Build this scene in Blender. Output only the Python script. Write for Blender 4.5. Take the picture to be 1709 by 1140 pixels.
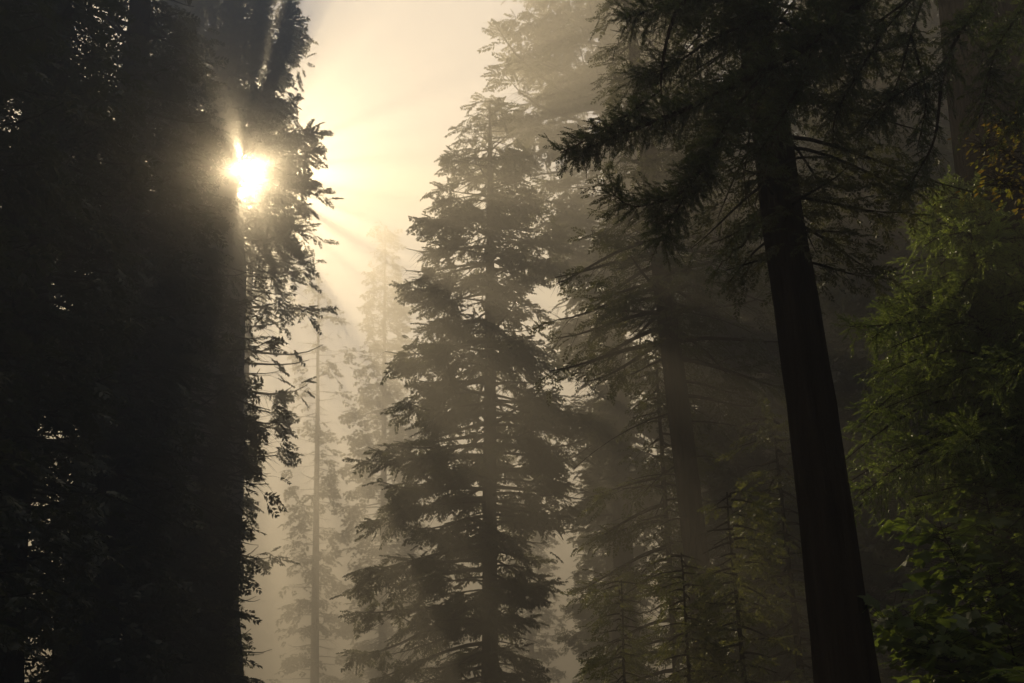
import bpy, math
import numpy as np
from mathutils import Vector

for o in list(bpy.data.objects):
    bpy.data.objects.remove(o)
S = bpy.context.scene
COL = S.collection

# ------------------------------------------------------------------ camera
FPX, W0, H0 = 1660.0, 1709.0, 1140.0
PITCH = math.radians(22.0)
EYE = 1.6
cam_d = bpy.data.cameras.new("camera")
cam = bpy.data.objects.new("camera", cam_d)
COL.objects.link(cam)
cam.location = (0, 0, EYE)
cam.rotation_euler = (math.pi / 2 + PITCH, 0, 0)
cam_d.sensor_width = 36.0
cam_d.lens = 36.0 * FPX / W0
cam_d.clip_end = 5000
cam_d.clip_start = 0.05
S.camera = cam

def ray(px, py):
    u = (px - W0 / 2) / FPX
    v = (H0 / 2 - py) / FPX
    return np.array([u, math.cos(PITCH) - v * math.sin(PITCH), math.sin(PITCH) + v * math.cos(PITCH)])

def at(px, py, Y):
    d = ray(px, py)
    p = d * (Y / d[1])
    p[2] += EYE
    return p

# ------------------------------------------------------------------ sun and sky
SUN = ray(405, 282)
SUN = SUN / np.linalg.norm(SUN)
SUN_EL = math.asin(SUN[2])
SUN_AZ = math.atan2(SUN[0], SUN[1])          # from +Y towards +X
sun_d = bpy.data.lights.new("sun", 'SUN')
sun_d.energy = 5.0
sun_d.angle = math.radians(0.4)
sun_d.color = (1.0, 0.82, 0.54)
sun_o = bpy.data.objects.new("sun", sun_d)
COL.objects.link(sun_o)
sun_o.location = tuple(SUN * 60)
sun_o.rotation_euler = Vector(SUN).to_track_quat('Z', 'Y').to_euler()

world = bpy.data.worlds.new("World")
S.world = world
world.use_nodes = True
nt = world.node_tree
nt.nodes.clear()
N = nt.nodes.new
L = nt.links.new
out = N('ShaderNodeOutputWorld')
bg = N('ShaderNodeBackground')
bg.inputs['Strength'].default_value = 0.055
sky = N('ShaderNodeTexSky')
sky.sky_type = 'NISHITA'
sky.sun_disc = False
sky.sun_elevation = SUN_EL
sky.sun_rotation = SUN_AZ
sky.altitude = 100
sky.air_density = 1.0
sky.dust_density = 0.05
tc = N('ShaderNodeTexCoord')
mp = N('ShaderNodeMapping')
mp.inputs['Rotation'].default_value = (0.3, 0.9, 0.2)
mp.inputs['Scale'].default_value = (2.2, 7.0, 2.2)
nz = N('ShaderNodeTexNoise')
nz.inputs['Scale'].default_value = 1.1
nz.inputs['Detail'].default_value = 8
nz.inputs['Roughness'].default_value = 0.55
nz.inputs['Distortion'].default_value = 0.5
cr = N('ShaderNodeValToRGB')
cr.color_ramp.elements[0].position = 0.40
cr.color_ramp.elements[1].position = 0.70
cr.color_ramp.elements[0].color = (0, 0, 0, 1)
cr.color_ramp.elements[1].color = (1, 1, 1, 1)
mx = N('ShaderNodeMix')
mx.data_type = 'RGBA'
mx.inputs['B'].default_value = (4.6, 4.6, 4.6, 1)
# the sun's own disc, 0.5 degrees across, in the sky
dot = N('ShaderNodeVectorMath'); dot.operation = 'DOT_PRODUCT'
dot.inputs[1].default_value = tuple(SUN)
gt = N('ShaderNodeMath'); gt.operation = 'GREATER_THAN'
gt.inputs[1].default_value = math.cos(math.radians(0.28))
disc = N('ShaderNodeMix'); disc.data_type = 'RGBA'
disc.inputs['B'].default_value = (6000, 5600, 4800, 1)
L(tc.outputs['Generated'], mp.inputs['Vector'])
L(mp.outputs['Vector'], nz.inputs['Vector'])
L(nz.outputs['Fac'], cr.inputs['Fac'])
L(cr.outputs['Color'], mx.inputs['Factor'])
L(sky.outputs['Color'], mx.inputs['A'])
L(tc.outputs['Generated'], dot.inputs[0])
L(dot.outputs['Value'], gt.inputs[0])
L(gt.outputs['Value'], disc.inputs['Factor'])
L(mx.outputs['Result'], disc.inputs['A'])
L(disc.outputs['Result'], bg.inputs['Color'])
L(bg.outputs['Background'], out.inputs['Surface'])

S.view_settings.view_transform = 'Standard'
S.view_settings.look = 'None'
S.view_settings.exposure = 1.25
S.view_settings.gamma = 1.0

S.render.engine = 'CYCLES'
cy = S.cycles
cy.use_denoising = True
try:
    cy.denoiser = 'OPENIMAGEDENOISE'
    cy.denoising_input_passes = 'RGB_ALBEDO_NORMAL'
    cy.denoising_prefilter = 'ACCURATE'
except Exception:
    pass
cy.max_bounces = 4
cy.diffuse_bounces = 2
cy.glossy_bounces = 1
cy.transmission_bounces = 3
cy.volume_bounces = 0
cy.transparent_max_bounces = 4
cy.caustics_reflective = False
cy.caustics_refractive = False
cy.sample_clamp_indirect = 3.0
cy.use_adaptive_sampling = False

# ------------------------------------------------------------------ materials
def mat(name):
    m = bpy.data.materials.new(name)
    m.use_nodes = True
    m.node_tree.nodes.clear()
    return m, m.node_tree.nodes.new, m.node_tree.links.new

def leaf_mat(name, c0, c1, t0, t1, trans=0.45, gloss=0.06, rough=0.4):
    """needle / leaf: diffuse + translucent + a thin gloss, tone varies from spray to spray"""
    m, N, L = mat(name)
    o = N('ShaderNodeOutputMaterial')
    a = N('ShaderNodeAttribute'); a.attribute_name = 'tone'
    m1 = N('ShaderNodeMix'); m1.data_type = 'RGBA'
    m1.inputs['A'].default_value = (*c0, 1); m1.inputs['B'].default_value = (*c1, 1)
    m2 = N('ShaderNodeMix'); m2.data_type = 'RGBA'
    m2.inputs['A'].default_value = (*t0, 1); m2.inputs['B'].default_value = (*t1, 1)
    L(a.outputs['Fac'], m1.inputs['Factor']); L(a.outputs['Fac'], m2.inputs['Factor'])
    d = N('ShaderNodeBsdfDiffuse'); t = N('ShaderNodeBsdfTranslucent')
    L(m1.outputs['Result'], d.inputs['Color']); L(m2.outputs['Result'], t.inputs['Color'])
    ms = N('ShaderNodeMixShader'); ms.inputs[0].default_value = trans
    L(d.outputs[0], ms.inputs[1]); L(t.outputs[0], ms.inputs[2])
    g = N('ShaderNodeBsdfGlossy'); g.inputs['Roughness'].default_value = rough
    g.inputs['Color'].default_value = (.8, .8, .75, 1)
    mg = N('ShaderNodeMixShader'); mg.inputs[0].default_value = gloss
    L(ms.outputs[0], mg.inputs[1]); L(g.outputs[0], mg.inputs[2])
    L(mg.outputs[0], o.inputs['Surface'])
    return m

def bark_mat(name, c0, c1, scale=3.0):
    m, N, L = mat(name)
    o = N('ShaderNodeOutputMaterial')
    tc = N('ShaderNodeTexCoord')
    mp = N('ShaderNodeMapping'); mp.inputs['Scale'].default_value = (scale, scale, scale * .07)
    n = N('ShaderNodeTexNoise'); n.inputs['Scale'].default_value = 3; n.inputs['Detail'].default_value = 8
    n.inputs['Roughness'].default_value = .65
    r = N('ShaderNodeValToRGB')
    r.color_ramp.elements[0].position = .35; r.color_ramp.elements[0].color = (*c0, 1)
    r.color_ramp.elements[1].position = .7; r.color_ramp.elements[1].color = (*c1, 1)
    b = N('ShaderNodeBump'); b.inputs['Strength'].default_value = 1; b.inputs['Distance'].default_value = .12
    d = N('ShaderNodeBsdfDiffuse'); d.inputs['Roughness'].default_value = 1
    L(tc.outputs['Object'], mp.inputs['Vector']); L(mp.outputs['Vector'], n.inputs['Vector'])
    L(n.outputs['Fac'], r.inputs['Fac']); L(r.outputs['Color'], d.inputs['Color'])
    L(n.outputs['Fac'], b.inputs['Height']); L(b.outputs['Normal'], d.inputs['Normal'])
    L(d.outputs[0], o.inputs['Surface'])
    return m

M_BARK = bark_mat('redwood_bark', (.020, .0155, .012), (.062, .047, .036))
M_TWIG = bark_mat('twig_bark', (.030, .022, .015), (.085, .062, .040), 12)
M_LICHEN = bark_mat('lichen_twig', (.07, .065, .04), (.22, .20, .13), 20)
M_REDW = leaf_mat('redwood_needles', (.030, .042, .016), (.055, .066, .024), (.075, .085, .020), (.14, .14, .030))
M_DARK = leaf_mat('shaded_redwood_needles', (.020, .030, .014), (.035, .046, .020), (.04, .05, .015), (.07, .075, .02))  # redwood needles with the left side's shade put into darker colours
M_OLIVE = leaf_mat('young_conifer_needles', (.040, .056, .016), (.08, .09, .024), (.14, .16, .03), (.26, .26, .05), .5)
M_BOUGH = leaf_mat('bough_needles', (.022, .036, .012), (.042, .060, .018), (.06, .09, .018), (.14, .18, .03), .45, .08, .35)
M_FIR = leaf_mat('fir_needles', (.026, .050, .013), (.055, .085, .02), (.16, .24, .035), (.42, .52, .08), .6, .1, .33)
M_MAPLE = leaf_mat('broad_leaf', (.045, .075, .022), (.075, .105, .035), (.22, .33, .04), (.46, .58, .08), .45, .07, .42)
M_VINE = leaf_mat('vine_maple_leaf', (.10, .12, .02), (.16, .10, .02), (.36, .40, .03), (.42, .24, .03), .5, .05, .4)
M_FERN = leaf_mat('fern_frond', (.035, .06, .018), (.06, .085, .025), (.12, .20, .03), (.22, .30, .05), .4, .12, .35)

# ------------------------------------------------------------------ mesh helpers
class Buf:
    """collects quads (and triangles as quads) and a tone per vertex; build() links ONE mesh"""
    def __init__(s): s.v, s.f, s.t, s.n = [], [], [], 0
    def add(s, v, f, tone=0.5):
        v = np.asarray(v, float).reshape(-1, 3); f = np.asarray(f, np.int64)
        if len(v) == 0: return
        s.v.append(v); s.f.append(f + s.n); s.n += len(v)
        s.t.append(np.full(len(v), tone) if np.isscalar(tone) else np.asarray(tone))
    def build(s, name, material, parent=None, smooth=False, org=(0, 0, 0)):
        v = np.concatenate(s.v) - np.asarray(org, float); f = np.concatenate(s.f); t = np.concatenate(s.t)
        me = bpy.data.meshes.new(name)
        me.vertices.add(len(v)); me.vertices.foreach_set('co', v.astype(np.float32).ravel())
        me.loops.add(f.size); me.loops.foreach_set('vertex_index', f.astype(np.int32).ravel())
        me.polygons.add(len(f))
        me.polygons.foreach_set('loop_start', np.arange(0, f.size, 4, dtype=np.int32))
        me.polygons.foreach_set('loop_total', np.full(len(f), 4, dtype=np.int32))
        if smooth: me.polygons.foreach_set('use_smooth', np.ones(len(f), dtype=bool))
        a = me.attributes.new('tone', 'FLOAT', 'POINT'); a.data.foreach_set('value', t.astype(np.float32))
        me.materials.append(material)
        me.update()
        o = bpy.data.objects.new(name, me); COL.objects.link(o)
        if parent is not None: o.parent = parent
        return o

def unit(a):
    return a / np.maximum(np.linalg.norm(a, axis=-1, keepdims=True), 1e-9)

def tube(b, P, R, n=6, tone=.5, bump=None):
    """tapered tube along polyline P"""
    P = np.asarray(P, float); R = np.asarray(R, float); m = len(P)
    T = unit(np.gradient(P, axis=0))
    ref = np.array([0, 0, 1.]) if abs(T[0, 2]) < .8 else np.array([1., 0, 0])
    A = unit(np.cross(T, ref)); B = np.cross(T, A)
    th = np.linspace(0, 2 * math.pi, n, endpoint=False)
    rr = R[:, None] * np.ones(n)[None]
    if bump is not None: rr = rr * (1 + bump)
    V = P[:, None] + rr[..., None] * (np.cos(th)[None, :, None] * A[:, None] + np.sin(th)[None, :, None] * B[:, None])
    i, j = np.meshgrid(np.arange(m - 1), np.arange(n), indexing='ij')
    j2 = (j + 1) % n
    F = np.stack([i * n + j, i * n + j2, (i + 1) * n + j2, (i + 1) * n + j], -1).reshape(-1, 4)
    b.add(V.reshape(-1, 3), F, tone)

def prisms(b, P0, P1, r0, r1, tone=.5):
    """many thin three-sided twigs at once"""
    P0 = np.asarray(P0); P1 = np.asarray(P1); n = len(P0)
    if n == 0: return
    T = unit(P1 - P0); A = unit(np.cross(T, np.array([.3, .2, 1.])) + 1e-6); B = np.cross(T, A)
    vs = []
    r0 = np.broadcast_to(r0, (n,)); r1 = np.broadcast_to(r1, (n,))
    for P, r in ((P0, r0), (P1, r1)):
        for k in range(3):
            a = 2 * math.pi * k / 3
            vs.append(P + r[:, None] * (math.cos(a) * A + math.sin(a) * B))
    V = np.stack(vs, 1)
    f = np.array([[0, 1, 4, 3], [1, 2, 5, 4], [2, 0, 3, 5]])
    F = (f[None] + 6 * np.arange(n)[:, None, None]).reshape(-1, 4)
    b.add(V.reshape(-1, 3), F, tone)

def scatter(b, tv, tf, pos, d, up, sc, tone):
    """a leaf template (x along the twig, z its upper side) at many places"""
    n = len(pos)
    if n == 0: return
    X = unit(d); Y = unit(np.cross(up, X) + 1e-7); Z = np.cross(X, Y)
    R = np.stack([X, Y, Z], -1)
    V = pos[:, None] + np.einsum('nij,kj->nki', R, tv) * np.broadcast_to(sc, (n,))[:, None, None]
    F = (tf[None] + len(tv) * np.arange(n)[:, None, None]).reshape(-1, 4)
    b.add(V.reshape(-1, 3), F, np.repeat(tone, len(tv)))

def feather(pairs, ang, length, width, droop=.12, lift=.05, tip=True, base=.05, jitter=0, seed=0):
    """flat spray of leaflets in pairs along an axis of length 1"""
    g = np.random.default_rng(seed)
    v, f = [], []
    def leaf(p, a, l, w, tz):
        dx, dy = math.cos(a), math.sin(a)
        nx, ny = -dy, dx
        k = len(v)
        z0 = -droop * p * p
        v.extend([(p, 0, z0), (p + dx * l * .5 + nx * w / 2, dy * l * .5 + ny * w / 2, z0 + lift * l + tz),
                  (p + dx * l, dy * l, z0 - lift * l * 2 + tz * 2), (p + dx * l * .5 - nx * w / 2, dy * l * .5 - ny * w / 2, z0 + lift * l - tz)])
        f.append((k, k + 1, k + 2, k + 3))
    for i in range(pairs):
        t = base + (1 - base) * i / pairs
        e = math.sin(math.pi * (.25 + .65 * t))
        for s in (-1, 1):
            leaf(t + jitter * g.uniform(-.5, .5) / pairs, s * (ang + jitter * g.uniform(-.3, .3)), length * e * (1 + jitter * g.uniform(-.3, .3)),
                 width, jitter * g.uniform(-.05, .05))
    if tip: leaf(1 - length * .5, 0, length * .8, width, 0)
    return np.array(v), np.array(f)

SPRAY_FAR = feather(4, .8, .52, .25, jitter=1, seed=1)
SPRAY_MID = feather(6, .8, .42, .15, jitter=1, seed=2)
SPRAY_FULL = feather(9, .8, .34, .12, jitter=1, seed=7)
SPRAY_NEAR = feather(9, .75, .34, .085, jitter=1, seed=3)
SPRAY_FINE = feather(10, .8, .24, .065, droop=.06, jitter=.7, seed=4)
_a = feather(10, .85, .20, .055, droop=.05, lift=.02, jitter=.7, seed=5)
_b = feather(10, .8, .19, .05, droop=.05, jitter=.7, seed=6)
_bv = _b[0].copy(); _bv[:, 1], _bv[:, 2] = _b[0][:, 2], np.abs(_b[0][:, 1]) - .02
BRUSH = (np.concatenate([_a[0], _bv]), np.concatenate([_a[1], _b[1] + len(_a[0])]))

def cells(pos, size, seed):
    """one random number per cube of space: foliage comes and goes in clumps"""
    q = np.floor(np.asarray(pos) / size + seed * .37).astype(np.int64)
    h = (q[:, 0] * 73856093) ^ (q[:, 1] * 19349663) ^ (q[:, 2] * 83492791) ^ (seed * 2654435)
    h = (h ^ (h >> 13)) * 1274126177 & 0x7fffffff
    h = (h ^ (h >> 15)) * 2246822519 & 0x7fffffff
    return (h ^ (h >> 11)) % 100003 / 100003.0

# clefts cut out of the crowns round the sun to shape its shafts (degrees round the sun's axis, 0 = right, 90 = up)
CLEFTS = np.array([(-22, -11), (-33.5, -27), (-42, -38), (-50, -46), (-58.5, -54.5), (-66.5, -61), (-74, -69), (-81.5, -76), (-88, -83.5), (-95, -90.5),
                   (3, 8), (17, 21), (28, 34), (41, 45), (55, 60), (69, 73), (84, 89)])
S_R = np.cross(SUN, [0, 0, 1.]); S_R /= np.linalg.norm(S_R)
S_U = np.cross(S_R, SUN)

def sun_gap(pos, rng, hard=.3, soft=2.8, size=.75, clefts=True):
    """thins the crown at the sun and cuts the shaft-making clefts"""
    q = pos - np.array([0, 0, EYE])
    d = unit(q)
    ang = np.degrees(np.arccos(np.clip(d @ SUN, -1, 1)))
    keep = (cells(pos, size, 3) < np.clip((ang - hard) / (soft - hard), 0, 1) ** .6) & (ang > hard * .8)
    if not clefts: return keep
    phi = np.degrees(np.arctan2(q @ S_U, q @ S_R)) + (cells(pos, .9, 5) - .5) * 2.4
    cleft = ((phi[:, None] > CLEFTS[None, :, 0]) & (phi[:, None] < CLEFTS[None, :, 1])).any(1)
    return keep & ~(cleft & (ang < 18))

# ------------------------------------------------------------------ things
def thing(name, label, cat, loc, group=None):
    o = bpy.data.objects.new(name, None); COL.objects.link(o)
    o.location = tuple(loc); o['label'] = label; o['category'] = cat
    if group: o['group'] = group
    return o

def tag(o, label, cat, group=None):
    o['label'] = label; o['category'] = cat
    if group: o['group'] = group
    return o

def dup(root, loc, rotz, scale, label, group=None):
    r = root.copy(); COL.objects.link(r)
    r.location = tuple(loc); r.rotation_euler = (0, 0, rotz); r.scale = (scale,) * 3
    r['label'] = label
    if group: r['group'] = group
    for ch in list(root.children):
        c = ch.copy(); COL.objects.link(c); c.parent = r
    return r

def trunk_bump(m, n, rng, amp, ridges=14):
    th = np.linspace(0, 2 * math.pi, n, endpoint=False)[None]
    z = np.linspace(0, 1, m)[:, None]
    b = 0
    for k in range(7):
        q = int(ridges * rng.uniform(.5, 1.8)) + 1
        b = b + np.sin(q * th + rng.uniform(0, 6.3) + rng.uniform(-2, 2) * np.sin(z * rng.uniform(3, 14) + rng.uniform(0, 6))) / 7
    low = np.sin(2 * th + 3 * z + rng.uniform(0, 6)) * .4 + np.sin(3 * th - 2 * z + rng.uniform(0, 6)) * .3
    return amp * (np.abs(b) * 2.2 - .5) + amp * low

DENSE = (1.5, .8, .75, 1.1)
def conifer(name, label, cat, Y, p0, p1, h, rad, left, right, seed=0, nbr=160, spray=SPRAY_MID, ssize=.5,
            material=None, group=None, sides=20, bark_amp=.03, droop=.18, tipup=.14, rise=.05, twig_gap=.42, spray_gap=.26,
            gap=False, zmin=None, keep=1.0, zmax=None, back=None, clump=.35, hang=.25, twig_len=.34, stubs=0, thin=None, holes=.2, hole_size=None, dense_left=False, tips=()):
    """one conifer. p0, p1: two pixels on the trunk's axis at depth Y; rad: [(z, radius)]; left/right: crown outline [(z, radius)]"""
    g = np.random.default_rng(seed)
    nbr = int(nbr * DENSE[0]); spray_gap *= DENSE[1]; twig_gap *= DENSE[2]; ssize *= DENSE[3]
    A0, A1 = at(*p0, Y), at(*p1, Y)
    sl = (A1[0] - A0[0]) / (A1[2] - A0[2])
    ax = lambda z: A0[0] + sl * (np.asarray(z, float) - A0[2])
    base = np.array([float(ax(0)), Y, 0.0])
    root = thing(name, label, cat, base, group)
    tb, cb = Buf(), Buf()
    # trunk
    rz = np.array([r[0] for r in rad]); rr = np.array([r[1] for r in rad])
    m = int(max(12, h * (3 if sides > 40 else 1.1)))
    zs = np.linspace(-.3, h * .99, m)
    R = np.interp(zs, rz, rr) * (1 + .9 * np.exp(-np.maximum(zs, 0) / 1.1) * .5)
    wob = np.cumsum(g.normal(0, .012, m)) * np.interp(zs, [0, h], [.2, 1])
    P = np.stack([ax(zs) + wob, np.full(m, Y) + np.cumsum(g.normal(0, .012, m)), zs], -1)
    tube(tb, P, R, sides, bump=trunk_bump(m, sides, g, bark_amp, max(8, sides // 4)))
    # limbs
    lz = np.array([q[0] for q in left]); lr = np.array([q[1] for q in left])
    qz = np.array([q[0] for q in right]); qr = np.array([q[1] for q in right])
    o1, o2 = np.argsort(lz), np.argsort(qz)
    lz, lr, qz, qr = lz[o1], lr[o1], qz[o2], qr[o2]
    z0 = zmin if zmin is not None else min(lz[0], qz[0])
    z1 = zmax if zmax is not None else h
    tt = (np.arange(nbr) + g.uniform(-.4, .4, nbr)) / nbr
    bz = z0 + (z1 - z0) * np.clip(tt, 0, 1)
    az = np.arange(nbr) * 2.39996 + g.normal(0, .35, nbr)
    sp_p, sp_d, sp_u, sp_s, sp_t = [], [], [], [], []
    tw0, tw1, twr = [], [], []
    ext = [at(px, py, Y) for py, px in tips]
    for i in range(nbr + len(ext)):
        if i >= nbr:
            e = ext[i - nbr]; dx = e[0] - float(ax(e[2]))
            bz = np.append(bz, e[2] + abs(dx) * (droop - rise - tipup * .9)); az = np.append(az, (0 if dx > 0 else math.pi) + g.normal(0, .25))
        z = bz[i]; c, s = math.cos(az[i]), math.sin(az[i])
        rl, rr_ = np.interp(z, lz, lr), np.interp(z, qz, qr)
        rb = back if back is not None else .5 * (rl + rr_)
        Lx = rr_ if c > 0 else rl
        Ln = math.hypot(Lx * c, rb * s) * (g.uniform(.62, 1.06) if g.random() > .15 else g.uniform(.3, .6))
        Ln = max(Ln, .45)
        if i >= nbr: Ln = max(.5, abs(dx) - float(np.interp(z, rz, rr)) * .6)
        nseg = 7
        kp = keep * (thin(z, c) if thin else 1); bare = g.random() > kp and i < nbr
        if bare and g.random() < .6: continue
        t = np.linspace(0, 1, nseg)
        e0 = rise + g.normal(0, .07); dr = droop * g.uniform(.5, 1.5); tu = tipup * g.uniform(.4, 1.5)
        bend = g.normal(0, .12)
        off = Ln * (e0 * t - dr * t ** 1.6 + tu * t ** 4)
        r0 = float(np.interp(z, rz, rr)) * .6
        hx, hy = c * (r0 + Ln * t) - s * Ln * bend * t * t, s * (r0 + Ln * t) + c * Ln * bend * t * t
        BP = np.stack([ax(z) + hx, Y + hy, z + off], -1)
        br = min(.05 + .012 * Ln, .02 + .016 * Ln, .05 * ssize + .007 * Ln if ssize < .4 else 9) * (1 - .85 * t) + .004 * min(1, ssize * 2)
        tube(tb, BP, br, 5)
        if bare: continue
        # side twigs
        K = max(3, int(Ln * .86 / twig_gap * 2))
        tk = np.sort(g.uniform(.16, 1, K)) ** .8
        Pk = np.stack([np.interp(tk, t, BP[:, q]) for q in range(3)], -1)
        Tg = np.gradient(BP, axis=0)
        Tk = unit(np.stack([np.interp(tk, t, Tg[:, q]) for q in range(3)], -1))
        Sk = unit(np.cross(Tk, np.array([0, 0, 1.])))
        sg = np.where(np.arange(K) % 2 == 0, 1, -1)[:, None]
        aa = g.uniform(.6, 1.15, K)[:, None]
        Dk = unit(Tk * np.cos(aa) + Sk * sg * np.sin(aa) + g.normal(0, .22, (K, 3)) + np.array([0, 0, -.1]))
        lk = (twig_len * Ln * (1 - tk) ** .8 * g.uniform(.5, 1.2, K) + .9 * ssize) * np.where(g.random(K) < clump, .55, 1)
        ns = np.maximum(1, (lk / spray_gap).astype(int))
        idx = np.repeat(np.arange(K), ns)
        sidx = np.concatenate([np.arange(q) for q in ns]) + 1
        u = sidx / ns[idx]
        q = Pk[idx] + Dk[idx] * (lk[idx] * u)[:, None]
        q[:, 2] -= hang * lk[idx] * u * u
        sd = np.where(sidx % 2 == 0, 1, -1)
        side = unit(np.cross(Dk[idx], np.array([0, 0, 1.])) + 1e-6)
        a2 = np.where(u > .97, 0, g.uniform(.3, 1.0, len(idx))) * sd
        dd = unit(Dk[idx] * np.cos(a2)[:, None] + side * np.sin(a2)[:, None] + g.normal(0, .25, (len(idx), 3)) + np.array([0, 0, -.9 * hang]))
        up = unit(np.array([0, 0, 1.]) + g.normal(0, .45, (len(idx), 3)))
        sp_p.append(q); sp_d.append(dd); sp_u.append(up)
        sp_s.append(ssize * g.uniform(.6, 1.25, len(idx)))
        sp_t.append(np.clip(g.uniform(0, 1) * .5 + g.uniform(0, .5, len(idx)), 0, 1))
        e = Pk + Dk * lk[:, None]; e[:, 2] -= hang * lk
        mid = Pk + Dk * (lk * .5)[:, None]; mid[:, 2] -= hang * lk * .25
        wr = (.006 + .006 * lk) * min(1, ssize * 1.6)
        tw0 += [Pk, mid]; tw1 += [mid, e]; twr += [np.stack([wr, wr * .7], -1), np.stack([wr * .7, wr * .3], -1)]
    for _ in range(stubs):      # dead, bare limbs
        z = g.uniform(max(1, z0 * .5), z0 + .3 * (z1 - z0)); a = g.uniform(0, 6.28); Ln = g.uniform(.8, 3.2)
        t = np.linspace(0, 1, 6); r0 = float(np.interp(z, rz, rr)) * .7
        BP = np.stack([ax(z) + math.cos(a) * (r0 + Ln * t), Y + math.sin(a) * (r0 + Ln * t), z + Ln * (g.uniform(-.2, .1) * t - .25 * t * t)], -1)
        tube(tb, BP, .05 * ssize * (1 - .8 * t), 5)
    p = np.concatenate(sp_p); d = np.concatenate(sp_d); u = np.concatenate(sp_u); s = np.concatenate(sp_s); tn = np.concatenate(sp_t)
    w0 = np.concatenate(tw0); w1 = np.concatenate(tw1); wr = np.concatenate(twr)
    hl = np.where(p[:, 0] < ax(p[:, 2]) + .4, holes * .3, holes) if dense_left else holes
    k = cells(p, hole_size or ssize * 1.9, seed) > hl
    p, d, u, s, tn = p[k], d[k], u[k], s[k], tn[k]
    if gap:
        k = sun_gap(p, g); p, d, u, s, tn = p[k], d[k], u[k], s[k], tn[k]
        k = sun_gap(.5 * (w0 + w1), g, .4, 1.2, clefts=False); w0, w1, wr = w0[k], w1[k], wr[k]
    prisms(tb, w0, w1, wr[:, 0], wr[:, 1])
    scatter(cb, *spray, p, d, u, s, tn)
    tb.build('trunk', M_BARK, root, smooth=sides > 12, org=base)
    cb.build('crown', material or M_REDW, root, org=base)
    return root

def zr(cx_line, Y, pts):
    """outline pixels (py, px) -> [(z, |x - axis|)] at depth Y; cx_line = (p0, p1) trunk axis pixels"""
    A0, A1 = at(*cx_line[0], Y), at(*cx_line[1], Y)
    sl = (A1[0] - A0[0]) / (A1[2] - A0[2])
    r = []
    for py, px in pts:
        q = at(px, py, Y)
        r.append((q[2], max(.05, abs(q[0] - (A0[0] + sl * (q[2] - A0[2]))))))
    return r

def trunk_r(Y, pts):
    """(py, half width in px) -> (z, radius)"""
    r = []
    for py, hw in pts:
        q = at(854, py, Y)
        depth = q[1] * math.cos(PITCH) + (q[2] - EYE) * math.sin(PITCH)
        r.append((q[2], hw * depth / FPX))
    r.sort()
    return r

# ------------------------------------------------------------------ ground
def ground():
    g = np.random.default_rng(5)
    n = 120
    xs = np.linspace(-1, 1, n); xs = np.sign(xs) * np.abs(xs) ** 2.2 * 2500
    X, Yg = np.meshgrid(xs, xs, indexing='ij')
    Z = np.zeros_like(X)
    for k in range(6):
        a, f = g.uniform(0, 6.3), g.uniform(.08, .5)
        Z += .06 * np.sin(f * (X * math.cos(a) + Yg * math.sin(a)) + g.uniform(0, 6))
    Z -= .25
    i, j = np.meshgrid(np.arange(n - 1), np.arange(n - 1), indexing='ij')
    F = np.stack([i * n + j, (i + 1) * n + j, (i + 1) * n + j + 1, i * n + j + 1], -1).reshape(-1, 4)
    b = Buf(); b.add(np.stack([X, Yg, Z], -1).reshape(-1, 3), F)
    m, N, L = mat('forest_floor')
    o = N('ShaderNodeOutputMaterial'); d = N('ShaderNodeBsdfDiffuse'); t = N('ShaderNodeTexNoise')
    t.inputs['Scale'].default_value = 900; t.inputs['Detail'].default_value = 10
    r = N('ShaderNodeValToRGB')
    r.color_ramp.elements[0].color = (.02, .014, .008, 1); r.color_ramp.elements[1].color = (.09, .06, .03, 1)
    L(t.outputs['Fac'], r.inputs['Fac']); L(r.outputs['Color'], d.inputs['Color']); L(d.outputs[0], o.inputs['Surface'])
    ob = b.build('forest_floor', m, smooth=True)
    ob['kind'] = 'structure'; ob['label'] = 'brown needle covered forest floor under the trees'
ground()

# ------------------------------------------------------------------ haze
DENS = 0.0155
def haze():
    x0, x1, y0, y1, z0, z1 = -2600, 2600, -2600, 2600, -1.7, 68
    v = [(x, y, z) for z in (z0, z1) for x, y in ((x0, y0), (x1, y0), (x1, y1), (x0, y1))]
    f = [(3, 2, 1, 0), (4, 5, 6, 7), (0, 1, 5, 4), (1, 2, 6, 5), (2, 3, 7, 6), (3, 0, 4, 7)]
    b = Buf(); b.add(v, f)
    m, N, L = mat('haze')
    o = N('ShaderNodeOutputMaterial'); add = N('ShaderNodeAddShader')
    # fog droplets: a broad lobe and a narrow forward one (the aureole round the sun), both even
    for k, (dn, an) in enumerate(((DENS * .9, .44), (DENS * .1, .965))):
        p = N('ShaderNodeVolumePrincipled')
        p.inputs['Color'].default_value = (1.0, .92, .79, 1)
        p.inputs['Density'].default_value = dn
        p.inputs['Anisotropy'].default_value = an
        p.inputs['Density Attribute'].default_value = ''
        p.inputs['Color Attribute'].default_value = ''
        p.inputs['Temperature Attribute'].default_value = ''
        L(p.outputs[0], add.inputs[k])
    L(add.outputs[0], o.inputs['Volume'])
    ob = b.build('haze', m)
    ob['kind'] = 'stuff'; ob['label'] = 'warm sunlit mist filling the forest'

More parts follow.
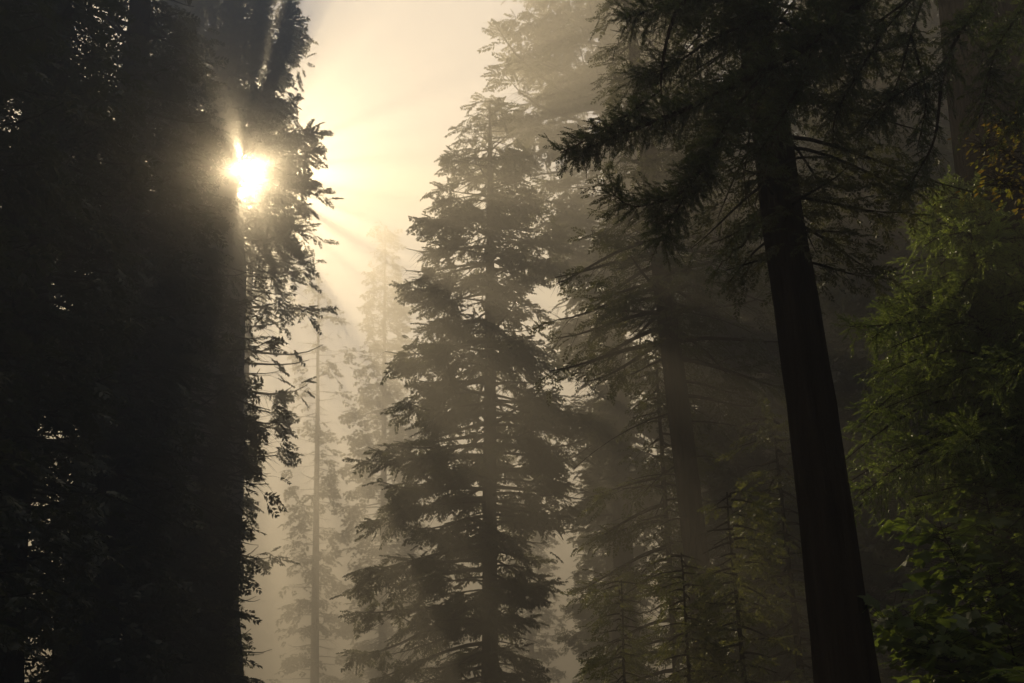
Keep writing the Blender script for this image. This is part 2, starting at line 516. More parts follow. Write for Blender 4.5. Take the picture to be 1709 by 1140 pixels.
# ------------------------------------------------------------------ trees on the left
GL = 'tall dark redwoods on the shaded left'
Y = 60; line = ((372, 300), (347, 1000)); Z430 = float(at(400, 425, Y)[2])
conifer('redwood_tree', 'tall dark redwood with the sun bursting through its upper crown', 'tree', Y, *line, 57,
        [(-1, 2.6)] + trunk_r(Y, [(1000, 48), (690, 46), (450, 42), (300, 20), (100, 13), (-80, 5)]),
        zr(line, Y, [(-80, 330), (0, 290), (280, 250), (450, 240), (700, 250), (900, 250), (1100, 260)]),
        zr(line, Y, [(-80, 430), (0, 492), (60, 500), (100, 488), (180, 500), (230, 520), (280, 528), (330, 522), (400, 512), (440, 500), (520, 495), (600, 505), (690, 498), (770, 465), (820, 405), (900, 405), (1000, 395), (1100, 390)]),
        seed=11, nbr=270, spray=SPRAY_FULL, sides=56, bark_amp=.05, ssize=.95, twig_gap=.6, spray_gap=.44, holes=.14, hole_size=1.7, thin=lambda z, c: .12 if (c > -.6 and z < Z430) else 1, back=5.0,
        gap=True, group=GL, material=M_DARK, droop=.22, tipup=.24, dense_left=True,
        tips=[(455, 505), (510, 498), (580, 500), (640, 508), (740, 470), (285, 540), (230, 520), (330, 525), (400, 512), (350, 520), (475, 490), (545, 495), (690, 495), (620, 470), (100, 495), (40, 500), (180, 498)])
Y = 90; line = ((428, 300), (388, 1000))  # added tree, mostly hidden, that screens the right side from the sun
hb = float(at(478, 185, Y)[2]); ZB = float(at(478, 440, Y)[2])
conifer('redwood_tree', 'hazy redwood added behind the fringe of the sunburst tree to break up sunlight', 'tree', Y, *line, hb,
        [(-1, .6), (hb * .6, .34), (hb, .08)],
        zr(line, Y, [(185, 425), (230, 405), (300, 395), (400, 390), (560, 380)]),
        zr(line, Y, [(185, 440), (215, 490), (285, 514), (340, 510), (420, 498), (470, 490), (560, 480)]),
        seed=17, nbr=150, spray=SPRAY_FULL, ssize=1.15, spray_gap=.5, twig_gap=.8, holes=.3, hole_size=2.3, group=GL, zmin=float(at(478, 760, Y)[2]), gap=True,
        thin=lambda z, c: .2 if z < ZB else 1)
Y = 27; line = ((215, 200), (150, 1000))
conifer('redwood_tree', 'black silhouetted redwood left of the sunburst with sky specks near its top', 'tree', Y, *line, 32,
        [(-1, 1.2)] + trunk_r(Y, [(1000, 44), (450, 32), (0, 16), (-300, 4)]),
        zr(line, Y, [(-300, 150), (0, 40), (300, 20), (700, 0), (1100, 0)]),
        zr(line, Y, [(-300, 260), (0, 300), (150, 315), (300, 330), (500, 340), (700, 310), (900, 280), (1100, 270)]),
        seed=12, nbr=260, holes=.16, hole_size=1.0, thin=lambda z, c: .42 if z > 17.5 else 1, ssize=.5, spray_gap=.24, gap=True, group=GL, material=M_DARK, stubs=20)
Y = 36; line = ((285, 400), (262, 1000))
conifer('redwood_tree', 'dark redwood standing just left of the bright mist, trunk in deep shade', 'tree', Y, *line, 32,
        [(-1, 1.6)] + trunk_r(Y, [(1000, 42), (450, 30), (100, 10), (-100, 4)]),
        zr(line, Y, [(-100, 230), (150, 190), (500, 160), (1100, 120)]),
        zr(line, Y, [(-100, 300), (150, 340), (300, 350), (420, 352), (600, 385), (680, 430), (765, 462), (820, 392), (900, 404), (960, 372), (1100, 385)]),
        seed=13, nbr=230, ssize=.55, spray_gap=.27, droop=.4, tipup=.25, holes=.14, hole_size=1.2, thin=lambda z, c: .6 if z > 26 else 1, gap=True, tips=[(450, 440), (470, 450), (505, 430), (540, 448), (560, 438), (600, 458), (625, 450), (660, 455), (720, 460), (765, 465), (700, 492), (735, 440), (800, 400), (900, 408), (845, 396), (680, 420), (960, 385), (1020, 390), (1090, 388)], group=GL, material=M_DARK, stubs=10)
Y = 19; line = ((70, 200), (-20, 1000))
conifer('redwood_tree', 'near black redwood trunk and crown at the left margin', 'tree', Y, *line, 25,
        [(-1, 1.0)] + trunk_r(Y, [(1000, 55), (450, 40), (0, 26), (-300, 5)]),
        zr(line, Y, [(-300, 0), (0, -100), (300, -150), (700, -180), (1100, -200)]),
        zr(line, Y, [(-300, 110), (0, 165), (300, 200), (550, 180), (800, 130), (1100, 90)]),
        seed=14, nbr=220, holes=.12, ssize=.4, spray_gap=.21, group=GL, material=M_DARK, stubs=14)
Y = 14; line = ((-150, 200), (-260, 1000))
conifer('redwood_tree', 'shaded redwood whose branches reach in from beyond the left edge', 'tree', Y, *line, 22,
        [(-1, .9)] + trunk_r(Y, [(1000, 55), (450, 45), (0, 30), (-400, 5)]),
        zr(line, Y, [(-400, -250), (0, -400), (600, -500), (1100, -500)]),
        zr(line, Y, [(-400, 0), (0, 120), (200, 110), (400, 80), (700, 50), (1100, 0)]),
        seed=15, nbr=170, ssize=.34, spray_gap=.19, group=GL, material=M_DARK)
Y = 40; line = ((335, 850), (325, 1100))
conifer('young_conifer', 'low green young conifer at the foot of the dark left trees', 'tree', Y, *line, float(at(338, 790, Y)[2]),
        trunk_r(Y, [(1140, 6), (1000, 4), (790, 1)]),
        zr(line, Y, [(790, 330), (900, 270), (1000, 240), (1200, 220)]),
        zr(line, Y, [(790, 345), (900, 380), (1000, 392), (1200, 400)]),
        seed=16, nbr=90, ssize=.42, material=M_OLIVE, zmin=3)

# ------------------------------------------------------------------ the misty trees in the middle
Y = 47; line = ((816, 250), (818, 1100))
conifer('redwood_tree', 'slender misty redwood in the middle with straight trunk and whole conical crown', 'tree', Y, *line, float(at(814, 165, Y)[2]),
        [(-1, .6)] + trunk_r(Y, [(1100, 14), (700, 10.5), (300, 5), (165, 1.5)]),
        zr(line, Y, [(165, 800), (200, 783), (240, 752), (300, 720), (380, 700), (450, 678), (520, 684), (580, 642), (640, 652), (700, 640), (780, 612), (850, 622), (930, 608), (1025, 585), (1060, 615), (1140, 640)]),
        zr(line, Y, [(165, 830), (250, 870), (350, 905), (400, 938), (500, 905), (560, 950), (700, 1000), (760, 1008), (850, 955), (1000, 910), (1140, 880)]),
        seed=21, nbr=170, spray=SPRAY_FULL, holes=.45, hole_size=1.6, ssize=.62, spray_gap=.21, sides=18, twig_gap=.48, zmin=2.6, droop=.28,
        tips=[(1025, 580), (580, 642), (640, 650), (780, 612), (380, 700), (300, 720), (450, 677), (930, 608), (1060, 618), (760, 1008), (400, 938)], clump=.45, tipup=.16)
Y = 56; line = ((1015, 100), (1030, 600))
conifer('redwood_tree', 'huge hazy redwood behind the slender one, ragged limbs over blue sky', 'tree', Y, *line, 55,
        [(-1, 1.4)] + trunk_r(Y, [(1000, 17), (500, 14), (100, 10), (-200, 4)]),
        zr(line, Y, [(-200, 880), (0, 825), (60, 812), (130, 810), (200, 792), (300, 850), (400, 915), (450, 935), (550, 905), (640, 930), (800, 950)]),
        zr(line, Y, [(-200, 1140), (0, 1230), (200, 1260), (400, 1260), (600, 1230), (800, 1150)]),
        seed=22, nbr=160, spray=SPRAY_FULL, holes=.42, hole_size=2.4, ssize=.8, spray_gap=.35, twig_gap=.5, droop=.3, tipup=.3, clump=.5, zmin=float(at(1000, 880, Y)[2]))
Y = 20; line = ((1103, 440), (1172, 1000))
conifer('redwood_tree', 'straight brown trunk behind the hanging bough, limbs spread both sides', 'tree', Y, *line, 22,
        [(-1, .42)] + trunk_r(Y, [(1000, 21), (700, 19), (430, 15.5), (100, 9), (-150, 3)]),
        zr(line, Y, [(-150, 1075), (0, 1050), (250, 1030), (380, 990), (420, 935), (520, 925), (620, 920), (700, 1000), (760, 1060)]),
        zr(line, Y, [(-150, 1120), (0, 1170), (300, 1250), (420, 1265), (600, 1290), (700, 1270), (800, 1220)]),
        seed=23, nbr=100, spray=SPRAY_FINE, holes=.4, hole_size=.9, ssize=.4, spray_gap=.17, twig_gap=.28, droop=.4, tipup=.12, stubs=14, sides=36, zmin=float(at(1100, 600, Y)[2]), clump=.4,
        tips=[(440, 930), (520, 925), (560, 935), (690, 1260), (660, 1230), (450, 1260)])
Y = 23; line = ((1098, 640), (1112, 860))
conifer('young_conifer', 'thin pale green young conifer beside the straight brown trunk', 'tree', Y, *line, float(at(1093, 560, Y)[2]),
        trunk_r(Y, [(1140, 6), (860, 4), (700, 3), (560, 1)]),
        zr(line, Y, [(560, 1085), (650, 1050), (760, 1000), (850, 985), (930, 975), (1100, 960)]),
        zr(line, Y, [(560, 1105), (650, 1130), (760, 1150), (900, 1170), (1100, 1180)]),
        seed=24, nbr=48, spray=SPRAY_FINE, ssize=.42, spray_gap=.15, twig_gap=.26, holes=.3, hole_size=1.0, material=M_OLIVE, droop=.4, tipup=.08, zmin=2)

# ------------------------------------------------------------------ trees on the right
Y = 8.7; line = ((1309, 400), (1390, 1000))
conifer('redwood_tree', 'thick dark furrowed trunk leaning over the right of the middle', 'tree', Y, *line, 17,
        [(-1, .42)] + trunk_r(Y, [(1140, 50), (1000, 46), (400, 35), (0, 26), (-600, 5)]),
        zr(line, Y, [(-600, 1180), (-200, 1120), (0, 1120), (200, 1150), (330, 1180), (450, 1230)]),
        zr(line, Y, [(-600, 1340), (-200, 1560), (0, 1580), (200, 1560), (330, 1500), (450, 1430)]),
        seed=31, nbr=130, spray=SPRAY_FINE, ssize=.18, spray_gap=.085, twig_gap=.13, droop=.5, holes=.3, sides=110, bark_amp=.06, zmin=float(at(1300, 440, Y)[2]), material=M_REDW)

def sapling_proto(label, Y, p0, p1, apex_py, half, seed, group):
    top = float(at(p0[0], apex_py, Y)[2])
    pr = [(0, half), (top * .3, half), (top * .75, half * .5), (top, .1)]
    return conifer('sapling', label, 'tree', Y, p0, p1, top, [(-1, .07), (top, .01)], pr, pr, seed=seed, nbr=42, ssize=.28, spray=SPRAY_FINE, holes=.4, hole_size=.7,
                   spray_gap=.1, twig_gap=.18, material=M_OLIVE, droop=.3, tipup=.05, zmin=.8, sides=8, group=group)
GS = 'understory saplings between the right trunks'
sp = sapling_proto('leafy sapling with glinting sprays between the two right trunks', 15, (1225, 900), (1240, 1100), 815, .95, 41, GS)
q = at(1150, 1100, 15); dup(sp, (q[0], 15, 0), 2.0, .82, 'low sapling at the foot of the straight brown trunk', GS)
q = at(1040, 1100, 19); dup(sp, (q[0], 19, 0), 4.0, .86, 'dim sapling in mist right of the slender redwood', GS)
q = at(1320, 1000, 17); dup(sp, (q[0], 17, 0), 5.2, 1.35, 'shaded sapling half hidden behind the thick furrowed trunk', GS)

# background redwoods: one of a kind, copied
GB = 'dark redwoods filling the back of the right side'
Y = 45; line = ((1440, 300), (1480, 900))
pr = [(4, 4.6), (15, 4.4), (28, 3.2), (38, 1.4), (42, .2)]
bgt = conifer('background_redwood', 'dark redwood behind, between the thick furrowed trunk and the green fir', 'tree', Y, *line, 42, [(-1, 1.1), (20, .7), (42, .1)],
              pr, pr, seed=51, nbr=230, ssize=.65, spray_gap=.3, twig_gap=.5, group=GB, zmin=3)
for (px, py, Yb, rz, sc, lab) in (
        (1240, 600, 52, 1.0, 1.15, 'dim redwood in the gap between the two right trunks'),
        (1570, 500, 38, 2.2, 1.0, 'dark redwood mostly hidden behind the green fir'),
        (1700, 500, 33, 3.6, .95, 'dark redwood at the right margin behind the fir'),
        (1345, 600, 56, 4.4, 1.1, 'deep shaded redwood behind the thick furrowed trunk'),
        (1465, 600, 27, 0.4, .62, 'dim crown seen between the furrowed trunk and the fir, nearest of its row'),
        (1600, 500, 24, 2.9, .60, 'black crown behind the massive near trunk and the vine maple'),
        (1255, 600, 30, 1.9, .58, 'shaded redwood just behind the leafy sapling'),
        (1010, 800, 70, 5.0, .66, 'faint lower redwood in the mist right of the slender redwood')):
    q = at(px, py, Yb)
    dup(bgt, (q[0], Yb, 0), rz, sc, lab, GB)

# far hazy trees in the bright mist
GF = 'far redwoods dissolving in the bright mist'
Y = 120; line = ((642, 500), (640, 900))
hh = float(at(642, 372, Y)[2])
pr = [(3, 5.), (hh * .5, 4.5), (hh * .7, 3.5), (hh * .9, 1.8), (hh, .3)]
far = conifer('far_redwood', 'tallest pale redwood ghosting in glowing mist left of the slender redwood', 'tree', Y, *line, hh, [(-1, .6), (hh, .1)],
              pr, pr, seed=61, nbr=150, spray=SPRAY_FAR, ssize=1.0, spray_gap=.5, twig_gap=.75, group=GF, zmin=3)
for (px, py, Yb, rz, lab) in (
        (890, 640, 110, .4, 'misty redwood behind the right limbs of the slender redwood'),):
    q = at(px, py, Yb)
    dup(far, (q[0], Yb, 0), rz, (q[2]) / hh, lab, GF)

Y = 125; line = ((532, 500), (528, 900))
hg = float(at(532, 450, Y)[2])
pr = [(3, 3.6), (hg * .5, 3.6), (hg * .8, 3.6), (hg * .93, 2.2), (hg, .3)]
conifer('far_redwood', 'pale round topped redwood ghosting in the bright gap beside the dark trees', 'tree', Y, *line, hg, [(-1, .6), (hg, .1)],
        pr, pr, seed=62, nbr=95, spray=SPRAY_FAR, ssize=1.1, spray_gap=.5, twig_gap=.75, group=GF, zmin=6, gap=True, holes=.45)

# ------------------------------------------------------------------ near foliage
def fingers(cb, tb, lines, rng, tmpl, size, gap, spread, hang, tone, wood_r, sub=None):
    """twigs with finger sprays along each polyline [(pts, half width in m)]"""
    for P, hw in lines:
        P = np.asarray(P, float)
        seg = np.linalg.norm(np.diff(P, axis=0), axis=1); cum = np.concatenate([[0], np.cumsum(seg)]); Ln = cum[-1]
        n = max(4, int(Ln / gap))
        s = np.sort(rng.uniform(.02, 1, n)) * Ln
        Pk = np.stack([np.interp(s, cum, P[:, q]) for q in range(3)], -1)
        G = np.gradient(P, axis=0)
        Tk = unit(np.stack([np.interp(s, cum, G[:, q]) for q in range(3)], -1))
        phi = rng.uniform(0, 2 * math.pi, n)
        A = unit(np.cross(Tk, np.array([0, 0, 1.])) + 1e-6); B = np.cross(A, Tk)
        Rd = A * np.cos(phi)[:, None] + B * (np.sin(phi) * .6)[:, None]
        Dk = unit(Tk * rng.uniform(.3, 1.1, n)[:, None] + Rd * spread + rng.normal(0, .15, (n, 3)) + np.array([0, 0, -hang * .5]))
        lk = np.interp(s, cum, hw) * rng.uniform(.35, 1.1, n)
        m = np.maximum(2, (lk / (size * .42)).astype(int))
        idx = np.repeat(np.arange(n), m); k = np.concatenate([np.arange(q) for q in m]) + 1
        u = k / m[idx]
        q = Pk[idx] + Dk[idx] * (lk[idx] * u)[:, None]; q[:, 2] -= hang * lk[idx] * u * u
        sd = np.where(k % 2 == 0, 1., -1.); side = unit(np.cross(Dk[idx], np.array([0, 0, 1.])) + 1e-6)
        a2 = np.where(u > .95, 0, rng.uniform(.35, .95, len(idx))) * sd
        tan = Dk[idx] - np.array([0, 0, 1.]) * (2 * hang * u)[:, None]
        dd = unit(tan * np.cos(a2)[:, None] + side * np.sin(a2)[:, None] + rng.normal(0, .22, (len(idx), 3)))
        up = unit(np.array([0, 0, 1.]) + rng.normal(0, .4, (len(idx), 3)))
        scatter(cb, *tmpl, q - dd * size * .3, dd, up, size * rng.uniform(.6, 1.25, len(idx)), np.clip(rng.uniform(*tone, len(idx)), 0, 1))
        mid = Pk + Dk * (lk * .5)[:, None]; mid[:, 2] -= hang * lk * .25
        e = Pk + Dk * lk[:, None]; e[:, 2] -= hang * lk
        prisms(tb, Pk, mid, wood_r, wood_r * .7); prisms(tb, mid, e, wood_r * .7, wood_r * .4)

NS = 1.0
def curve(pts, n=14):
    """smooth polyline through (px, py, Y) pixels"""
    P = np.array([at(p[0], p[1], p[2] * NS) for p in pts]); t = np.linspace(0, len(P) - 1, n)
    Q = []
    for x in t:
        i = min(int(x), len(P) - 2); f = x - i
        p0 = P[max(i - 1, 0)]; p1 = P[i]; p2 = P[i + 1]; p3 = P[min(i + 2, len(P) - 1)]
        Q.append(.5 * ((2 * p1) + (p2 - p0) * f + (2 * p0 - 5 * p1 + 4 * p2 - p3) * f * f + (3 * p1 - p0 - 3 * p2 + p3) * f ** 3))
    return np.array(Q)

# the near redwood at the upper right: trunk, sweeping boughs, foliage
def near_redwood():
    global NS
    NS = .75
    g = np.random.default_rng(71)
    Yt = 11.4
    c0, c1 = at(1690, 100, Yt), at(1690 + 98, 600, Yt)
    sl = (c1[0] - c0[0]) / (c1[2] - c0[2])
    base = np.array([c0[0] - sl * c0[2], Yt, 0])
    root = thing('redwood_tree', 'massive near trunk at upper right with lit bark strip and long drooping boughs', 'tree', base)
    m, n = 110, 128
    zs = np.linspace(-.3, 26, m)
    P = np.stack([base[0] + sl * zs, np.full(m, Yt), zs], -1)
    R = np.interp(zs, [0, 2, 8, 26], [1.3, 1.05, .9, .2])
    b = Buf(); tube(b, P, R, n, bump=trunk_bump(m, n, g, .085, 26)); b.build('trunk', M_BARK, root, smooth=True, org=base)
    wood, leaf = Buf(), Buf()
    def limb(pts, r0, r1, n=16):
        Q = curve(pts, n); tube(wood, Q, np.linspace(r0, r1, n) * .8, 7); return Q
    tr = (1600, 60, 10.7)
    A = limb([(1690, -170, 14), (1600, -100, 11.6), (1480, -30, 9.8), (1360, 70, 9.2), (1250, 130, 9.0), (1150, 180, 8.9), (1060, 215, 8.8), (960, 255, 8.7)], .07, .008)
    B = limb([(1290, 110, 9.05), (1235, 170, 8.9), (1190, 250, 8.8), (1140, 320, 8.7), (1060, 345, 8.7), (1020, 320, 8.7)], .02, .005)
    Cc = limb([(1190, 250, 8.8), (1160, 300, 8.75), (1130, 350, 8.7), (1100, 405, 8.7)], .012, .004)
    D = limb([(1480, -30, 9.6), (1330, -60, 9.1), (1200, -30, 9.0), (1135, 10, 8.9), (1110, 80, 8.8), (1103, 150, 8.8), (1112, 210, 8.8)], .04, .005)
    E = limb([(1103, 150, 8.8), (1050, 190, 8.7), (985, 230, 8.7), (935, 255, 8.7)], .012, .004)
    F = limb([(1360, 70, 9.2), (1290, 30, 9.1), (1200, 60, 9.2), (1120, 110, 9.3), (1060, 130, 9.3)], .025, .004)
    G = limb([(1290, 30, 9.1), (1200, 0, 9.2), (1110, 10, 9.3), (1050, 30, 9.3)], .018, .004)
    H = limb([(1360, 70, 9.2), (1330, 150, 9.1), (1290, 220, 9.0), (1260, 260, 9.0)], .02, .004)
    fl = [(A[5:], [.5, .42, .40, .34, .36, .34, .30, .30, .26, .22, .17, .13][:len(A[5:])]), (B[3:], .30), (Cc, .26), (E[2:], .22), (F, .36), (G, .36), (H[2:], .30), (D[3:9], .26), (D[0:4], .5)]
    lines = []
    for Q, hw in fl:
        h = np.full(len(Q), hw) if np.isscalar(hw) else np.interp(np.linspace(0, 1, len(Q)), np.linspace(0, 1, len(hw)), hw)
        lines.append((Q, h))
    for Q, h in lines:
        seg = np.linalg.norm(np.diff(Q, axis=0), axis=1); cum = np.concatenate([[0], np.cumsum(seg)])

        P = Q; hw = h
        # interp of the half width along arc length
        fingers_line(leaf, wood, P, cum, hw * .78, g, SPRAY_FINE, .095, .0052, 1.1, .1, (0, 1), .0021)
    # second, thinner hanging limbs by the trunk
    for pts, hw in (([(1640, -120, 10.6), (1540, -20, 10.2), (1470, 60, 10.0), (1420, 150, 9.9)], .34),
                    ([(1560, -60, 10.4), (1520, 60, 10.1), (1500, 130, 10.0), (1470, 200, 9.9)], .30),
                    ([(1540, -20, 10.2), (1460, 40, 9.9), (1400, 60, 9.8), (1375, 110, 9.8)], .34),
                    ([(1520, 60, 10.1), (1545, 160, 9.9), (1530, 250, 9.8)], .26),
                    ([(1470, 60, 10.0), (1400, 180, 9.9), (1390, 240, 9.9)], .26),
                    ([(1700, -120, 11.0), (1640, 0, 10.2), (1600, 60, 9.8), (1570, 150, 9.7)], .36),
                    ([(1760, -100, 11.0), (1700, 20, 10.2), (1660, 90, 9.8), (1640, 190, 9.7)], .38),
                    ([(1800, -60, 11.0), (1750, 60, 10.2), (1720, 140, 9.9), (1690, 220, 9.8)], .38),
                    ([(1600, 60, 9.8), (1560, 120, 9.8), (1480, 170, 9.8), (1430, 230, 9.8)], .32),
                    ([(1480, -60, 10.2), (1430, 20, 9.8), (1390, 60, 9.8), (1340, 140, 9.8)], .36),
                    ([(1570, 150, 9.7), (1560, 230, 9.7), (1530, 290, 9.7), (1500, 330, 9.7)], .28)):
        Q = limb(pts, .018, .003)
        cum = np.concatenate([[0], np.cumsum(np.linalg.norm(np.diff(Q, axis=0), axis=1))])
        fingers_line(leaf, wood, Q[4:], cum[4:] - cum[4], np.full(len(Q) - 4, hw * .75), g, SPRAY_FINE, .095, .013, 1.0, .25, (.3, 1), .0026)
    wood.build('bough', M_TWIG, root, org=base)
    leaf.build('foliage', M_BOUGH, root, org=base)
    # hanging lichened twigs below the bough
    lw, lf = Buf(), Buf()
    for pts in ([(1262, 180, 9.0), (1250, 250, 9.0), (1240, 300, 9.0), (1256, 350, 9.0)], [(1240, 200, 9.0), (1285, 230, 9.0), (1270, 280, 9.0), (1245, 310, 9.0), (1245, 345, 9.0)],
                [(1270, 350, 9.0), (1245, 400, 9.0), (1210, 430, 9.0), (1190, 460, 9.0)], [(1300, 110, 9.05), (1310, 170, 9.1), (1265, 330, 9.0), (1270, 350, 9.0)]):
        tube(lw, curve(pts, 16) + g.normal(0, .008, (16, 3)), np.linspace(.011, .004, 16), 5)
    lw.build('hanging_twig', M_LICHEN, root, org=base)
    Q = curve([(1270, 350, 9.0), (1230, 400, 8.95), (1205, 420, 8.9), (1195, 455, 8.9)], 12)
    cum = np.concatenate([[0], np.cumsum(np.linalg.norm(np.diff(Q, axis=0), axis=1))])
    fingers_line(lf, lw, Q, cum, np.full(len(Q), .125), g, SPRAY_FINE, .07, .013, .8, .6, (.3, 1), .002)
    lf.build('hanging_spray', M_BOUGH, root, org=base)
    NS = 1.0

def fingers_line(leaf, wood, P, cum, hw, rng, tmpl, size, gap, spread, hang, tone, wr):
    Ln = cum[-1]; n = max(4, int(Ln / gap))
    s = np.sort(rng.uniform(0, 1, n)) * Ln
    Pk = np.stack([np.interp(s, cum, P[:, q]) for q in range(3)], -1)
    G = np.gradient(P, axis=0)
    Tk = unit(np.stack([np.interp(s, cum, G[:, q]) for q in range(3)], -1))
    phi = rng.uniform(0, 2 * math.pi, n)
    A = unit(np.cross(Tk, np.array([0, 0, 1.])) + 1e-6); B = np.cross(A, Tk)
    Rd = A * np.cos(phi)[:, None] + B * np.sin(phi)[:, None]
    Dk = unit(Tk * rng.uniform(.3, 1.1, n)[:, None] + Rd * spread + rng.normal(0, .12, (n, 3)) + np.array([0, 0, -hang * .4]))
    lk = np.interp(s, cum, hw) * rng.uniform(.3, 1.1, n)
    m = np.maximum(2, (lk / (size * .45)).astype(int))
    idx = np.repeat(np.arange(n), m); k = np.concatenate([np.arange(q) for q in m]) + 1
    u = k / m[idx]
    q = Pk[idx] + Dk[idx] * (lk[idx] * u)[:, None]; q[:, 2] -= hang * lk[idx] * u * u
    sd = np.where(k % 2 == 0, 1., -1.); side = unit(np.cross(Dk[idx], rng.normal(0, 1, (n, 3))[idx]) + 1e-6)
    a2 = np.where(u > .95, 0, rng.uniform(.35, .9, len(idx))) * sd
    tan = unit(Dk[idx] - np.array([0, 0, 1.]) * (2 * hang * u)[:, None])
    dd = unit(tan * np.cos(a2)[:, None] + side * np.sin(a2)[:, None] + rng.normal(0, .18, (len(idx), 3)))
    up = unit(np.array([0, 0, 1.]) + rng.normal(0, .6, (len(idx), 3)))
    tn = np.repeat(rng.uniform(*tone, n), m) * .6 + rng.uniform(*tone, len(idx)) * .4
    scatter(leaf, *tmpl, q - dd * size * .25, dd, up, size * rng.uniform(.6, 1.2, len(idx)), tn)
    mid = Pk + Dk * (lk * .5)[:, None]; mid[:, 2] -= hang * lk * .25
    e = Pk + Dk * lk[:, None]; e[:, 2] -= hang * lk
    prisms(wood, Pk, mid, wr, wr * .7); prisms(wood, mid, e, wr * .7, wr * .4)
    # stalks of the fingers
    prisms(wood, q - dd * size * .3, q + dd * size * .5, wr * .4, wr * .25)

near_redwood()

# the green fir at the right, and its neighbour at the edge
def near_fir(label, Yf, apex, left, right, seed, nbr, zlow, back, size=.1):
    g = np.random.default_rng(seed)
    T = at(*apex, Yf)
    base = np.array([T[0], Yf, 0])
    root = thing('fir_tree', label, 'tree', base, 'young green firs at the right')
    wood, leaf = Buf(), Buf()
    zs = np.linspace(-.2, T[2], 30)
    tube(wood, np.stack([np.full(30, T[0]), np.full(30, Yf), zs], -1), np.interp(zs, [0, T[2]], [.085, .006]), 10)
    lz = sorted((float(at(px, py, Yf)[2]), max(.06, T[0] - float(at(px, py, Yf)[0]))) for py, px in left)
    za = np.array([a for a, _ in lz]); ra = np.array([b for _, b in lz])
    for i in range(nbr):
        z = zlow + (T[2] - .05 - zlow) * ((i + g.uniform(0, .8)) / nbr) ** 1.0
        a = i * 2.39996 + g.normal(0, .4)
        c, s = math.cos(a), math.sin(a)
        if g.random() < .35 and c > .2: c = -c
        r = np.interp(z, za, ra) * (1 if c < 0 else right)
        Ln = math.hypot(r * c, min(r, back) * s) * g.uniform(.6, 1.08)
        t = np.linspace(0, 1, 9)
        off = Ln * (g.uniform(.25, .5) * t - g.uniform(.55, .95) * t * t + .15 * t ** 4)
        bend = g.normal(0, .2)
        Q = np.stack([T[0] + c * Ln * t - s * bend * Ln * t * t, Yf + s * Ln * t + c * bend * Ln * t * t, z + off], -1)
        tube(wood, Q, (.004 + .008 * Ln) * (1 - .85 * t) + .0015, 5)
        cum = np.concatenate([[0], np.cumsum(np.linalg.norm(np.diff(Q, axis=0), axis=1))])
        fingers_line(leaf, wood, Q, cum, np.interp(t, [0, .2, .7, 1], [.06, .42, .36, .14]) * min(1.2, .5 + .4 * Ln), g, BRUSH, size, .03, 1.0, .18, (0, 1), .0032)
    wood.build('trunk', M_TWIG, root, org=base)
    leaf.build('foliage', M_FIR, root, org=base)
    return root
near_fir('bushy young fir with bright green tips in front of the right trunks', 10.0, (1600, 285),
         [(285, 1590), (340, 1530), (410, 1470), (480, 1430), (560, 1410), (670, 1388), (760, 1415), (840, 1398), (920, 1388), (960, 1450), (1100, 1500)],
         .9, 81, 120, 3.9, 1.2, .128)
near_fir('bright green fir branch tips poking in at the right edge', 8.0, (1850, 250),
         [(250, 1830), (380, 1720), (450, 1680), (540, 1655), (600, 1690), (700, 1700), (1000, 1720)],
         .6, 82, 70, 2.6, 1.3, .12)

# broad leaves
def lobed(n=5):
    """palmate leaf, stalk at the origin, blade along +x, length 1; quads fan from the centre"""
    tips = [(-1.95, .50), (-1.0, .82), (0, 1.0), (1.0, .82), (1.95, .50)]
    ctr = np.array([.18, 0, .0])
    v = [ctr]; f = []
    ring = [np.array([0, 0, .02])]
    for i, (a, l) in enumerate(tips):
        for da, ll in ((-.36, .56), (-.17, .80), (-.10, .78), (0, 1.0), (.10, .78), (.17, .80), (.36, .56)):
            if i > 0 and da == -.36: continue
            rr = l * ll * .82
            if abs(da) == .36: rr = .46 * min(l + .12, 1)
            x, y = ctr[0] + rr * math.cos(a + da), rr * math.sin(a + da)
            ring.append(np.array([x, y, -.16 * (x * x * .9 + y * y * 1.3) + .05 * math.cos(3 * (a + da))]))
    v += ring
    n = len(ring)
    k = 1
    for i in range(0, n, 2):
        a, b_, c = 1 + i, 1 + (i + 1) % n, 1 + (i + 2) % n
        f.append((0, a, b_, c))
    return np.array(v), np.array(f)
LOBED = lobed()
_e = [(0, 0, 0), (.3, .22, .03), (.7, .2, .0), (1, 0, -.1), (.7, -.2, .0), (.3, -.22, .03)]
OVAL = (np.array(_e, float), np.array([(0, 1, 2, 3), (0, 3, 4, 5)]))

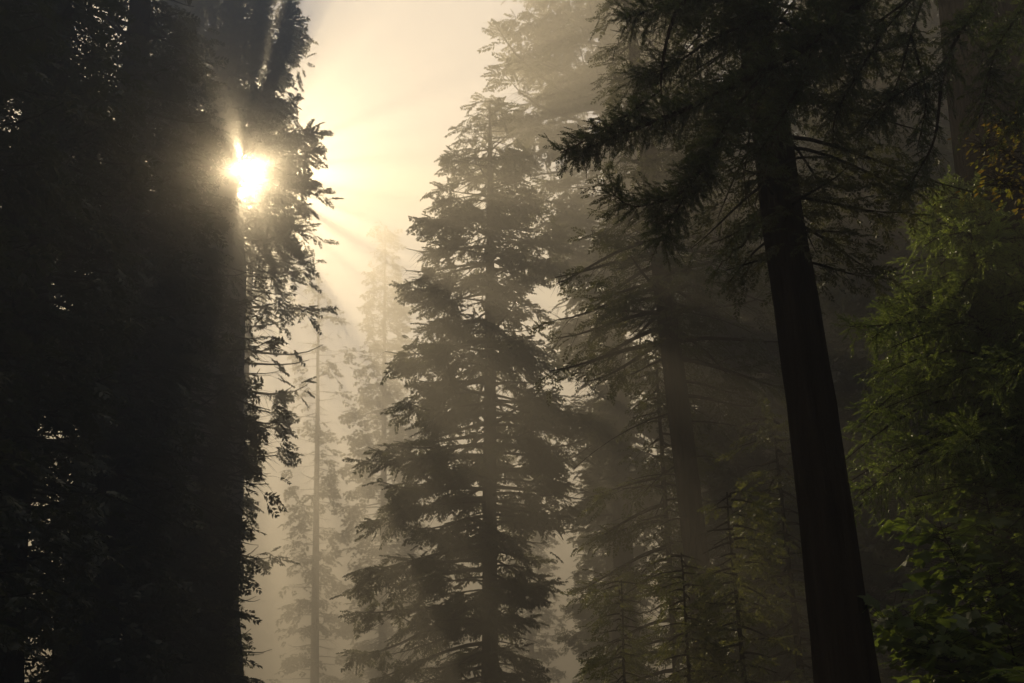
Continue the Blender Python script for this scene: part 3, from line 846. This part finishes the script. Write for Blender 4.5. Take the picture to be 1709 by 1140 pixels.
def broad_shrub(name, label, cat, Ys, stems, tmpl, material, size, per, seed, group=None, foot=None, tone=(0, 1), tilt=.3, reach=.22, k=1.0):
    g = np.random.default_rng(seed)
    base = np.array(foot, float)
    root = thing(name, label, cat, base, group)
    wood, leaf = Buf(), Buf()
    for pts in stems:
        Q = curve([(x, y, d * k) for x, y, d in pts], 14)
        Q = np.concatenate([[base + (Q[0] - base) * t + np.array([0, 0, 0]) for t in (0, .5)], Q])
        tube(wood, Q, np.linspace(.012, .003, len(Q)), 6)
        n = per
        t = g.uniform(.3, 1, n) ** .8
        s = np.linspace(0, 1, len(Q))
        Pk = np.stack([np.interp(t, s, Q[:, q]) for q in range(3)], -1)
        a = g.uniform(0, 2 * math.pi, n)
        D = unit(np.stack([np.cos(a), np.sin(a), g.normal(.25, .25, n)], -1))
        ln = g.uniform(.2, 1, n) * reach
        E = Pk + D * ln[:, None]
        prisms(wood, Pk, E, .0028, .0016)
        dd = unit(D * np.array([1, 1, 0]) + np.array([0, 0, -.25]) + g.normal(0, .2, (n, 3)))
        up = unit(np.array([0, 0, 1.]) + g.normal(0, tilt, (n, 3)))
        scatter(leaf, *tmpl, E, dd, up, size * g.uniform(.55, 1.2, n), g.uniform(*tone, n))
    wood.build('stem', M_TWIG, root, org=base)
    leaf.build('foliage', material, root, org=base)
    return root

f0 = at(1760, 1140, 9.8); f0[2] = -.1
broad_shrub('broadleaf_shrub', 'broad lobed leaves of a backlit shrub filling the lower right corner', 'shrub', 4.6,
            [[(1720, 1250, 4.6), (1690, 1050, 4.5), (1660, 900, 4.5), (1640, 800, 4.5)], [(1730, 1250, 4.7), (1720, 1000, 4.8), (1710, 850, 4.9), (1690, 790, 4.9)],
             [(1700, 1280, 4.5), (1640, 1080, 4.4), (1600, 950, 4.3), (1570, 880, 4.3)], [(1680, 1290, 4.4), (1600, 1150, 4.3), (1540, 1050, 4.2), (1465, 1040, 4.2)],
             [(1680, 1290, 4.6), (1620, 1180, 4.6), (1560, 1080, 4.6), (1510, 1070, 4.6)], [(1700, 1300, 4.3), (1650, 1200, 4.2), (1600, 1120, 4.1), (1560, 1080, 4.1)],
             [(1740, 1250, 4.5), (1700, 1120, 4.3), (1670, 1020, 4.2), (1650, 960, 4.2)], [(1760, 1250, 4.5), (1740, 1100, 4.4), (1720, 980, 4.4), (1700, 920, 4.4)]],
            LOBED, M_MAPLE, .18, 150, 91, foot=f0, reach=.5, k=2.1)
f1 = at(1850, 1140, 8.2); f1[2] = -.1
broad_shrub('vine_maple', 'small yellow green leaves tinged red against the dark trunk at right edge', 'tree', 8.2,
            [[(1850, 500, 8.2), (1760, 330, 8.1), (1700, 270, 8.0), (1640, 240, 8.0)], [(1850, 450, 8.2), (1760, 280, 8.1), (1710, 220, 8.1), (1670, 200, 8.1)],
             [(1850, 500, 8.2), (1770, 380, 8.1), (1710, 320, 8.0), (1660, 300, 8.0)]],
            OVAL, M_VINE, .06, 190, 92, foot=f1, reach=.32, tilt=.5)

def fern():
    g = np.random.default_rng(95)
    base = at(1720, 1140, 6.9); base[2] = -.1
    root = thing('fern', 'single fern frond with narrow leaflets at the bottom right corner', 'fern', base)
    wood, leaf = Buf(), Buf()
    for pts in ([(1780, 1220, 5.6), (1740, 1140, 5.6), (1690, 1118, 5.5), (1640, 1135, 5.5)], [(1790, 1250, 5.6), (1760, 1190, 5.5), (1720, 1170, 5.5), (1680, 1190, 5.5)]):
        Q = curve(pts, 40)
        tube(wood, np.concatenate([[base], Q]), np.linspace(.006, .0015, 41), 5)
        T = unit(np.gradient(Q, axis=0)); A = unit(np.cross(T, np.array([0, 0, 1.])))
        for s in (-1, 1):
            l = np.interp(np.arange(40), [0, 8, 25, 39], [.05, .19, .15, .025])
            v0, f0_ = OVAL; v = v0 * np.array([1, .38, 1])
            scatter(leaf, v, f0_, Q, unit(T * .35 + A * s + g.normal(0, .06, (40, 3))), np.tile([0, -.2, 1.], (40, 1)), l, g.uniform(.2, 1, 40))
    wood.build('stem', M_TWIG, root, org=base); leaf.build('frond', M_FERN, root, org=base)
fern()
haze()

print('FACES', sum(len(o.data.polygons) for o in S.objects if o.type == 'MESH'))
